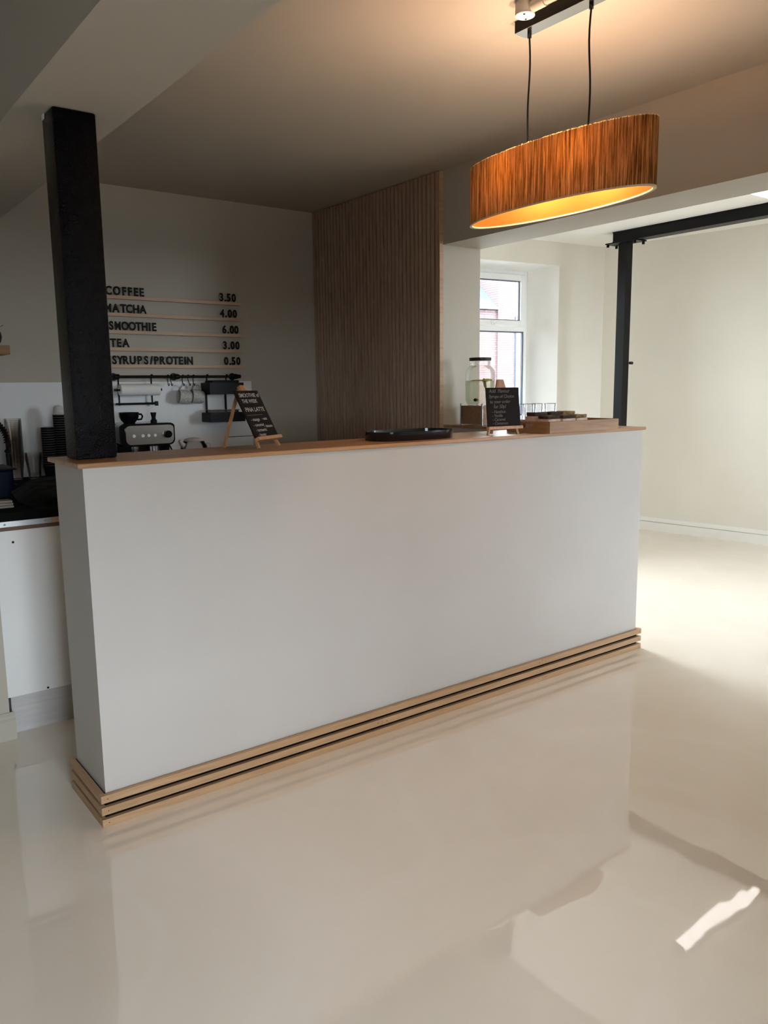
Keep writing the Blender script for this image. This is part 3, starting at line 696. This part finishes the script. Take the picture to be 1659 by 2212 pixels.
MB().box(-.145, .130, -.045, .079, .0008, .045, .006).build('drip_tray', chrome, t, True)
MB().box(-.140, .125, .055, .0795, .0455, .157).build('splash_plate', black_gloss, t)
t = empty('black_cup', 'wide black cup standing on top of the coffee machine', 'cup', (0.775, 1.80, KZ+.2705))
MB().lathe([(0, 0), (.026, 0), (.040, .016), (.049, .034), (.051, .057), (.0485, .057), (.046, .034), (.037, .018), (0, .005)], 28).build('bowl', black_gloss, t, True)
MB().tube([(.046, 0, .046), (.062, -.006, .046), (.068, -.008, .036), (.062, -.006, .020), (.043, 0, .018)], .005, 8).build('handle', black_gloss, t, True)
t = empty('coffee_tamper', 'small black tamper standing on the coffee machine', 'tamper', (0.905, 1.80, KZ+.2705))
MB().lathe([(0, 0), (.0165, 0), (.0165, .012), (.011, .018), (.0105, .028), (.0150, .048), (.0150, .053), (0, .0535)], 20).build('body', black_matte, t, True)
t = empty('glass_kettle', 'clear glass kettle behind the worktop edge, right of the coffee machine', 'kettle', (1.135, 1.83, KZ))
MB().lathe([(0, .012), (.074, .012), (.082, .03), (.080, .08), (.070, .135), (.056, .160), (.054, .160), (.067, .134), (.077, .08), (.079, .031), (.072, .015), (0, .015)], 32).build('jug', clear_mat('kettle_glass', (.95,.95,.94), 1.4, .02, 1.0), t, True)
MB().lathe([(0, .0005), (.080, .0005), (.080, .0115), (0, .0115)], 32).build('base', chrome, t, True)
MB().lathe([(.052, .1605), (.056, .164), (.045, .175), (.015, .181), (0, .182)], 28).build('lid', pale, t, True)
MB().tube([(-.055, -.01, .135), (-.075, -.012, .148), (-.088, -.014, .168)], [.018, .013, .008], 10).build('spout', pale, t, True)
MB().tube([(.062, -.0, .150), (.095, -.004, .148), (.104, -.005, .110), (.098, -.004, .06), (.080, -.0, .045)], .007, 8).build('handle', pale, t, True)
o = MB().tube([(1.04, 1.86, KZ+.006), (1.02, 1.84, KZ+.02), (1.0, 1.92, KZ+.05), (1.0, 2.05, KZ+.06), (1.0, 2.12, KZ+.06)], .0035, 8).build('kettle_cable', pale, None, True)
tag(o, 'grey power cable between the kettle and the coffee machine', 'cable')

# stacks of cups
def cup_mesh(rt, rb, h, w, name, mat):
    return MB().lathe([(0, 0), (rb, 0), (rt, h), (rt-w, h), (rb-w, w), (0, w)], 22).mesh(name, mat, True)
def rim_mesh(rt, h, w, name, mat):
    return MB().lathe([(rt, h-.0008), (rt+.0009, h), (rt, h+.0009), (rt-w, h+.0004), (rt, h-.0008)], 22).mesh(name, mat, True)
me_b = cup_mesh(.0310, .0222, .066, .0007, 'cup_body', cup_black); me_r = rim_mesh(.0312, .066, .0006, 'cup_rim', cup_rim)
UNITS = ['', 'first', 'second', 'third', 'fourth', 'fifth', 'sixth', 'seventh', 'eighth', 'ninth', 'tenth', 'eleventh', 'twelfth', 'thirteenth', 'fourteenth', 'fifteenth', 'sixteenth', 'seventeenth', 'eighteenth', 'nineteenth', 'twentieth']
def nth_from_top(k, n_):
    if k == 1: return 'topmost'
    if k == n_: return 'lowest'
    return (UNITS[k] if k <= 20 else 'twenty-'+UNITS[k-20])+' from the top'
def cup_stack(x, y, n_, pitch_, bodies, rims, lab, grp, z0=KZ+.0005, nm='paper_cup'):
    for i in range(n_):
        t = empty(nm, lab % nth_from_top(n_-i, n_), 'cup', (x, y, z0+i*pitch_), 0, grp)
        link(bpy.data.objects.new('body', bodies), t); link(bpy.data.objects.new('rim', rims), t)
cup_stack(.418, 1.985, 17, .0120, me_b, me_r, 'small black paper cup, %s in the shorter stack beside the black post', 'shorter stack of black cups')
cup_stack(.486, 2.010, 22, .0120, me_b, me_r, 'small black paper cup, %s in the taller stack beside the black post', 'taller stack of black cups')
t = empty('cup_lid', 'pale domed lid lying on the taller stack of black cups', 'lid', (.486, 2.010, KZ+.0005+21*.012+.0685))
MB().lathe([(.033, 0), (.034, .004), (.028, .010), (.026, .030), (.018, .044), (.0, .048)], 24).build('dome', pale, t, True)
me_c = cup_mesh(.0400, .0270, .105, .0006, 'clear_cup_body', cup_clear); me_cr = rim_mesh(.0402, .105, .0006, 'clear_cup_rim', cup_clear)
cup_stack(.268, 2.035, 26, .0080, me_c, me_cr, 'clear plastic cup, %s in the tall stack behind the black tap', 'tall stack of clear cups', nm='plastic_cup')
me_d = cup_mesh(.0410, .0280, .105, .0006, 'wide_cup_body', cup_clear)
me_dr = rim_mesh(.0412, .105, .0006, 'wide_cup_rim', cup_clear)
cup_stack(.350, 2.020, 4, .0090, me_d, me_dr, 'clear plastic cup, %s in the short stack next to the black cups', 'short stack of clear cups', nm='plastic_cup')

# tap, tub, plastic sheet, shelf
t = empty('spring_tap', 'black kitchen tap with a coiled spring neck at the left edge', 'tap', (.178, 1.75, KZ))
MB().lathe([(0,.0005),(.026,.0005),(.026,.006),(.018,.012),(0,.012)], 20).build('base', black_metal, t, True)
MB().tube([(0, 0, .01), (0, 0, .08), (-.002, 0, .155)], [.013, .012, .012], 14).build('stem', black_metal, t, True)
path = []
for i in range(25):
    a = i/24*PI*.95; path.append(Vector((-.085+.083*math.cos(a), -.03*i/24, .205+.105*math.sin(a))))
path = [Vector((-.002, 0, .155))] + path
MB().tube(path, .0085, 8).build('hose', black_matte, t, True)
coil = []
tot = 26*16
for i in range(tot):
    u = i/(tot-1)*(len(path)-1); k_ = min(int(u), len(path)-2); pnt = path[k_].lerp(path[k_+1], u-k_)
    d_ = (path[k_+1]-path[k_]).normalized(); n1 = Vector((0,1,0)); n2 = d_.cross(n1).normalized()
    a = i/16*2*PI; coil.append(pnt+(n1*math.cos(a)+n2*math.sin(a))*.0125)
MB().tube(coil, .0034, 5).build('spring', black_metal, t, True)
MB().cyl((-.168, -.03, .21), (-.170, -.03, .10), .015, 14, .019).build('spray_head', black_metal, t, True)
t = empty('navy_tub', 'dark navy tub on the worktop at the left edge', 'tub', (-.045, 1.21, KZ))
m = MB(); m.hexa([(-.085,-.085,.0005),(.085,-.085,.0005),(.085,.085,.0005),(-.085,.085,.0005),(-.105,-.105,.135),(.105,-.105,.135),(.105,.105,.135),(-.105,.105,.135)])
bmesh.ops.bevel(m.bm, geom=m.bm.edges[:], offset=.015, segments=3, profile=.5, affect='EDGES'); m.build('body', navy, t, True)
m = MB(); m.box(-.112, .112, -.112, .112, .1352, .142, .003); m.build('rim', navy, t, True)
# crumpled black plastic sheet
m = MB(); nx_, ny_ = 26, 30; g = []
for j in range(ny_+1):
    row = []
    for i in range(nx_+1):
        u, w_ = i/nx_, j/ny_
        x = .085+.50*u - .02*math.sin(w_*5); y = .875+.62*w_
        h = (.012+.085*w_**.6*(.55+.6*u)) * min(1, 6*min(u+.02, 1-u+.02)) * min(1, 7*min(w_+.02, 1-w_+.02))
        h += .012*mnoise.noise(Vector((x*9, y*9, 0)))*min(1, 5*min(u, 1-u, w_, 1-w_)) + .005*mnoise.noise(Vector((x*25, y*22, 3)))*min(1, 5*min(u, 1-u, w_, 1-w_))
        row.append(m.bm.verts.new((x, y, KZ+.0008+max(0, h))))
    g.append(row)
for j in range(ny_):
    for i in range(nx_): m.bm.faces.new((g[j][i], g[j][i+1], g[j+1][i+1], g[j+1][i]))
tag(m.build('black_sheet', bag_black, None, True), 'crumpled glossy black plastic sheet on the worktop left of the bar', 'sheet')
t = empty('folded_cloth', 'small pale folded cloth at the worktop edge by the metal strip', 'cloth', (-.012, 1.02, KZ))
for i in range(3): MB().box(-.04+.003*i, .035-.002*i, -.03, .03, .0006+i*.010, .0098+i*.010, .003).build('fold', M('beige_cloth', (.26,.23,.19), .9), t, True)
t = empty('wall_shelf', 'short wooden wall shelf at the left edge beside the price list', 'shelf', (0, YM, 1.463))
MB().box(-.55, .268, -.18, -.0005, 0, .044, .002).build('board', tray_wood, t)
for bx in (-.40, .10): MB().box(bx-.012, bx+.012, -.12, -.0005, -.004, -.0002).build('bracket', black_metal, t)
t = empty('black_pot', 'small round black pot on the wall shelf at the left edge', 'pot', (.205, YM-.10, 1.5075))
MB().lathe([(0, 0), (.026, 0), (.042, .018), (.048, .042), (.044, .066), (.041, .066), (.044, .042), (.038, .02), (0, .006)], 24).build('bowl', black_gloss, t, True)
for a_ in (.3, 1.9): MB().tube([(.01*math.cos(a_), .01*math.sin(a_), .02), (.02*math.cos(a_), .02*math.sin(a_), .08), (.06*math.cos(a_*.4), .03*math.sin(a_), .10)], .0012, 5).build('stem', black_metal, t)

# ------------------------------------------------------------------ things on the bar
def easel(name, lab, loc, rz, W_, H_, lean, back, lines, mat, top, bx=0.0):
    t = empty(name, lab, 'chalkboard', loc, rz)
    cs, sn = math.cos(lean), math.sin(lean)
    def lp(x, h, off=0): return Vector((x, h*sn-off*cs, h*cs+off*sn))
    for s in (-1, 1):
        MB().tube([lp(s*W_*.46, 0)+Vector((0,0,.0045)), lp(s*.011, top)], .0062, 4).build('leg', easel_wood, t)
    MB().tube([Vector((bx, back, .0050)), lp(0, top-.010)+Vector((0,.014,0))], .0060, 4).build('back_leg', easel_wood, t)
    MB().tube([lp(0, .05)+Vector((0,.008,0)), Vector((bx*.85, back*.9, .040))], .0011, 5).build('cord', black_metal, t)
    zb = .038
    q = [lp(sx*W_*.52, h, o_) for h in (zb-.012, zb-.0004) for sx, o_ in ((-1,.007),(1,.007),(1,.024),(-1,.024))]
    MB().hexa(q).build('rest', easel_wood, t)
    MB().hexa([lp(sx*w_, h, o_) for h, w_ in ((top-.055, .020), (top+.004, .012)) for sx, o_ in ((-1,-.007),(1,-.007),(1,.0062),(-1,.0062))]).build('head_block', easel_wood, t)
    bd = MB().hexa([lp(sx*W_*.5, h, o_) for h in (zb, zb+H_) for sx, o_ in ((-1,.008),(1,.008),(1,.013),(-1,.013))]).build('board', chalkboard, t)
    for (txt, fx, fh, size) in lines:
        me = text_mesh(txt, size, .00015, .012*size, .15, 'LEFT', mat)
        o = link(bpy.data.objects.new('writing', me), bd)
        o.location = lp(-W_*.5+fx*W_, zb+H_*fh, .0133); o.rotation_euler = (PI/2-lean, 0, 0)
    return t
easel('easel_chalkboard', 'tilted chalkboard on a small wooden easel advertising the smoothie of the week', (.655, .112, ZT), math.radians(30), .145, .174, math.radians(27), .145,
      [('SMOOTHIE of', .10, .86, .0205), ('THE WEEK', .12, .735, .0195), ('PINA LATTE', .09, .55, .0222), ('. . . . . . . . . . . .', .08, .47, .016), ('- mango', .14, .35, .0165), ('- coconut', .14, .235, .0165), ('- turmeric', .14, .125, .0165), ('- honey', .16, .03, .0155),
       ('- oats', .60, .36, .0150), ('- banana', .58, .20, .0150)], chalk, .232, -.055)
easel('easel_chalkboard', 'dark upright chalkboard on an easel offering syrups, in front of the water jar', (1.672, .012, ZT), math.radians(-6), .168, .155, math.radians(6), .075,
      [('Add  Flavour', .08, .87, .020), ('Syrups of Choice', .07, .735, .0185), ('to your order', .09, .60, .0185), ('for 50p!', .20, .47, .0195), ('- Hazelnut', .14, .345, .0165), ('- Vanilla', .14, .245, .0165), ('- Caramel', .14, .145, .0165), ('- Cinnamon', .14, .045, .0165)], chalk_faint, .222)
# oval black tray
t = empty('oval_tray', 'low oval black tray with a raised rim lying on the bar', 'tray', (1.292, .145, ZT), math.radians(-2))
def stadium(hx, r, n_=14):
    pts = []
    for i in range(n_+1): a = -PI/2+PI*i/n_; pts.append((hx+r*math.cos(a), r*math.sin(a)))
    for i in range(n_+1): a = PI/2+PI*i/n_; pts.append((-hx+r*math.cos(a), r*math.sin(a)))
    return pts
m = MB(); rings = []
for r, z in ((.078, .0006), (.090, .0006), (.0925, .004), (.0935, .034), (.0905, .034), (.0880, .006), (.078, .004)):
    rings.append([m.bm.verts.new((x, y, z)) for x, y in stadium(.098, r)])
for a, b_ in zip(rings[:-1], rings[1:]):
    for i in range(len(a)): j = (i+1) % len(a); m.bm.faces.new((a[i], a[j], b_[j], b_[i]))
m.bm.faces.new(rings[0][::-1]); m.bm.faces.new(rings[-1])
m.build('dish', black_gloss, t, True)
MB().box(.02, .11, -.040, .030, .0042, .0075, .001).build('highlight_slab', M('highlight_white', (.8,.8,.8), .5), t)  # white slab standing in for a highlight inside the tray

# wooden serving tray with cut-out handles
t = empty('serving_tray', 'rectangular wooden serving tray with cut-out handles at the bar end', 'tray', (2.122, .085, ZT), math.radians(-1.5))
hw, hd, hh, w = .222, .128, .049, .010
MB().box(-hw+w, hw-w, -hd+w, hd-w, .0006, .008).build('base', tray_wood, t)
MB().box(-hw, hw, -hd, -hd+w, .0006, hh, .0012).build('long_side', tray_wood, t)
MB().box(-hw, hw, hd-w, hd, .0006, hh, .0012).build('long_side', tray_wood, t)
for s in (-1, 1):
    x0, x1 = sorted((s*hw, s*(hw-w))); m = MB()
    a0, a1, z0, z1 = -.042, .042, .020, .037
    m.box(x0, x1, -hd+w+.0003, a0, .0006, hh); m.box(x0, x1, a1, hd-w-.0003, .0006, hh); m.box(x0, x1, a0, a1, .0006, z0); m.box(x0, x1, a0, a1, z1, hh)
    m.build('handle_end', wood('tray_end_wood', (0.22, 0.10, 0.036), (0.31, 0.155, 0.062), (0.37, 0.20, 0.088), 'y', 1.6, 0.45), t)
TR = t
R = Matrix.Rotation(math.radians(-1.5), 4, 'Z')
bars = [(-.150, -.055, .012, cake_dark, 'dark chocolate bar in paper, nearest the handle end of the wooden tray'), (-.060, -.060, -.03, cake_dark, 'dark chocolate bar in paper, second from the handle end of the wooden tray'),
        (.030, -.050, .05, cake_nut, 'nutty flapjack bar in paper beside the chocolate bars on the wooden tray'), (-.130, .035, -.05, cake_dark, 'chocolate bar lying at the back of the wooden tray near the handle'),
        (-.035, .040, .06, cake_dark, 'tall chocolate bar at the back middle of the wooden tray'), (.060, .045, -.06, cake_nut, 'flapjack bar at the back right of the wooden tray')]
for bx, by, ba, mt, lab in bars:
    p_ = Vector((2.122, .085, ZT)) + R @ Vector((bx, by, .0084))
    t = empty('cake_bar', lab, 'cake', p_, ba + math.radians(-1.5), 'cake bars on the wooden tray')
    hgt = .062 if by < 0 else .074
    m = MB(); m.box(-.040, .040, -.032, .032, .0006, hgt*.80, .006)
    for v_ in m.bm.verts: v_.co += Vector((mnoise.noise(v_.co*60+Vector((bx*90,0,0))), mnoise.noise(v_.co*60+Vector((0,5,by*80))), 0))*.0022
    m.build('wrapper', wrap_mat, t, True)
    m = MB(); m.box(-.037, .037, -.029, .029, hgt*.80+.0003, hgt, .004)
    bmesh.ops.subdivide_edges(m.bm, edges=m.bm.edges[:], cuts=2, use_grid_fill=True)
    for v_ in m.bm.verts: v_.co.z += .004*abs(mnoise.noise(v_.co*90+Vector((bx*50,by*50,0)))) if v_.co.z > hgt*.9 else 0
    m.build('cake_top', mt, t, True)

# water dispenser on its stand
t = empty('dispenser_stand', 'square wooden stand with thin metal legs under the water jar', 'stand', (2.243, .742, ZT), math.radians(8))
MB().box(-.060, .060, -.072, -.064, .006, .100).build('panel', stand_wood, t); MB().box(-.060, .060, .064, .072, .006, .100).build('panel', stand_wood, t)
MB().box(-.072, -.064, -.060, .060, .006, .100).build('panel', stand_wood, t); MB().box(.064, .072, -.060, .060, .006, .100).build('panel', stand_wood, t)
MB().box(-.0638, .0638, -.0638, .0638, .088, .0995).build('top_board', stand_wood, t)
for sx in (-1, 1):
    for sy in (-1, 1): MB().box(sx*.069-.004, sx*.069+.004, sy*.069-.004, sy*.069+.004, .0005, .112).build('leg', chrome, t)
zj = ZT+.1005
t = empty('water_dispenser', 'ribbed glass water dispenser jar with dark lid, lemon slices inside', 'jar', (2.243, .742, zj))
rip = lambda th, z: (.010*math.cos(36*th) if .02 < z < .17 else 0)
MB().lathe([(0, .0003), (.058, .0003), (.066, .006), (.072, .02), (.0745, .03), (.0745, .165), (.070, .185), (.058, .198), (.052, .204), (.052, .226)], 144, (0,0,0), None, 1, 1, rip).build('glass_jar', jar_glass, t, True)
MB().lathe([(0, .010), (.060, .010), (.0715, .03), (.0715, .125), (0, .125)], 48).build('water', water_mat, t, True)
MB().lathe([(0, .227), (.055, .227), (.0565, .229), (.0565, .241), (.054, .243), (0, .243)], 32).build('lid', M('dark_lid', (.02,.016,.015), .4), t, True)
for i, (lx, ly, lz, ax_) in enumerate(((.028, -.02, .128, (.1,.2,1)), (-.010, -.045, .112, (.8,-.5,.2)), (.0, .03, .127, (0,.1,1)))):
    MB().lathe([(0, -.003), (.026, -.003), (.028, 0), (.026, .003), (0, .003)], 20, (lx, ly, lz), ax_).build('lemon_slice', lemon, t, True)
MB().cyl((-.068, -.045, .03), (-.098, -.066, .03), .008, 10).build('tap', black_metal, t, True)

# drinking glasses on the return of the bar
gm = MB().lathe([(0, 0), (.026, 0), (.033, .105), (.0315, .105), (.025, .006), (0, .006)], 24).mesh('tumbler', clear_mat('tumbler_glass', (.985,.985,.99), 1.4, 0, .8), True)
rm = MB().lathe([(.033, .1045), (.0337, .1055), (.0325, .1065), (.0315, .1055), (.033, .1045)], 24).mesh('tumbler_rim', clear_mat('tumbler_rim_glass', (.72,.73,.75), 1.5, 0, 1.2), True)
for i, (gx, gy, lab) in enumerate(((2.335, .560, 'clear tumbler nearest the chalkboard in the row behind the wooden tray'), (2.405, .545, 'second clear tumbler from the chalkboard behind the wooden tray'), (2.475, .560, 'third clear tumbler from the chalkboard behind the wooden tray'), (2.535, .525, 'clear tumbler farthest from the chalkboard behind the wooden tray'))):
    t = empty('drinking_glass', lab, 'glass', (gx, gy, ZT+.0005), 0, 'tumblers behind the wooden tray')
    link(bpy.data.objects.new('tumbler', gm), t); link(bpy.data.objects.new('rim', rm), t)
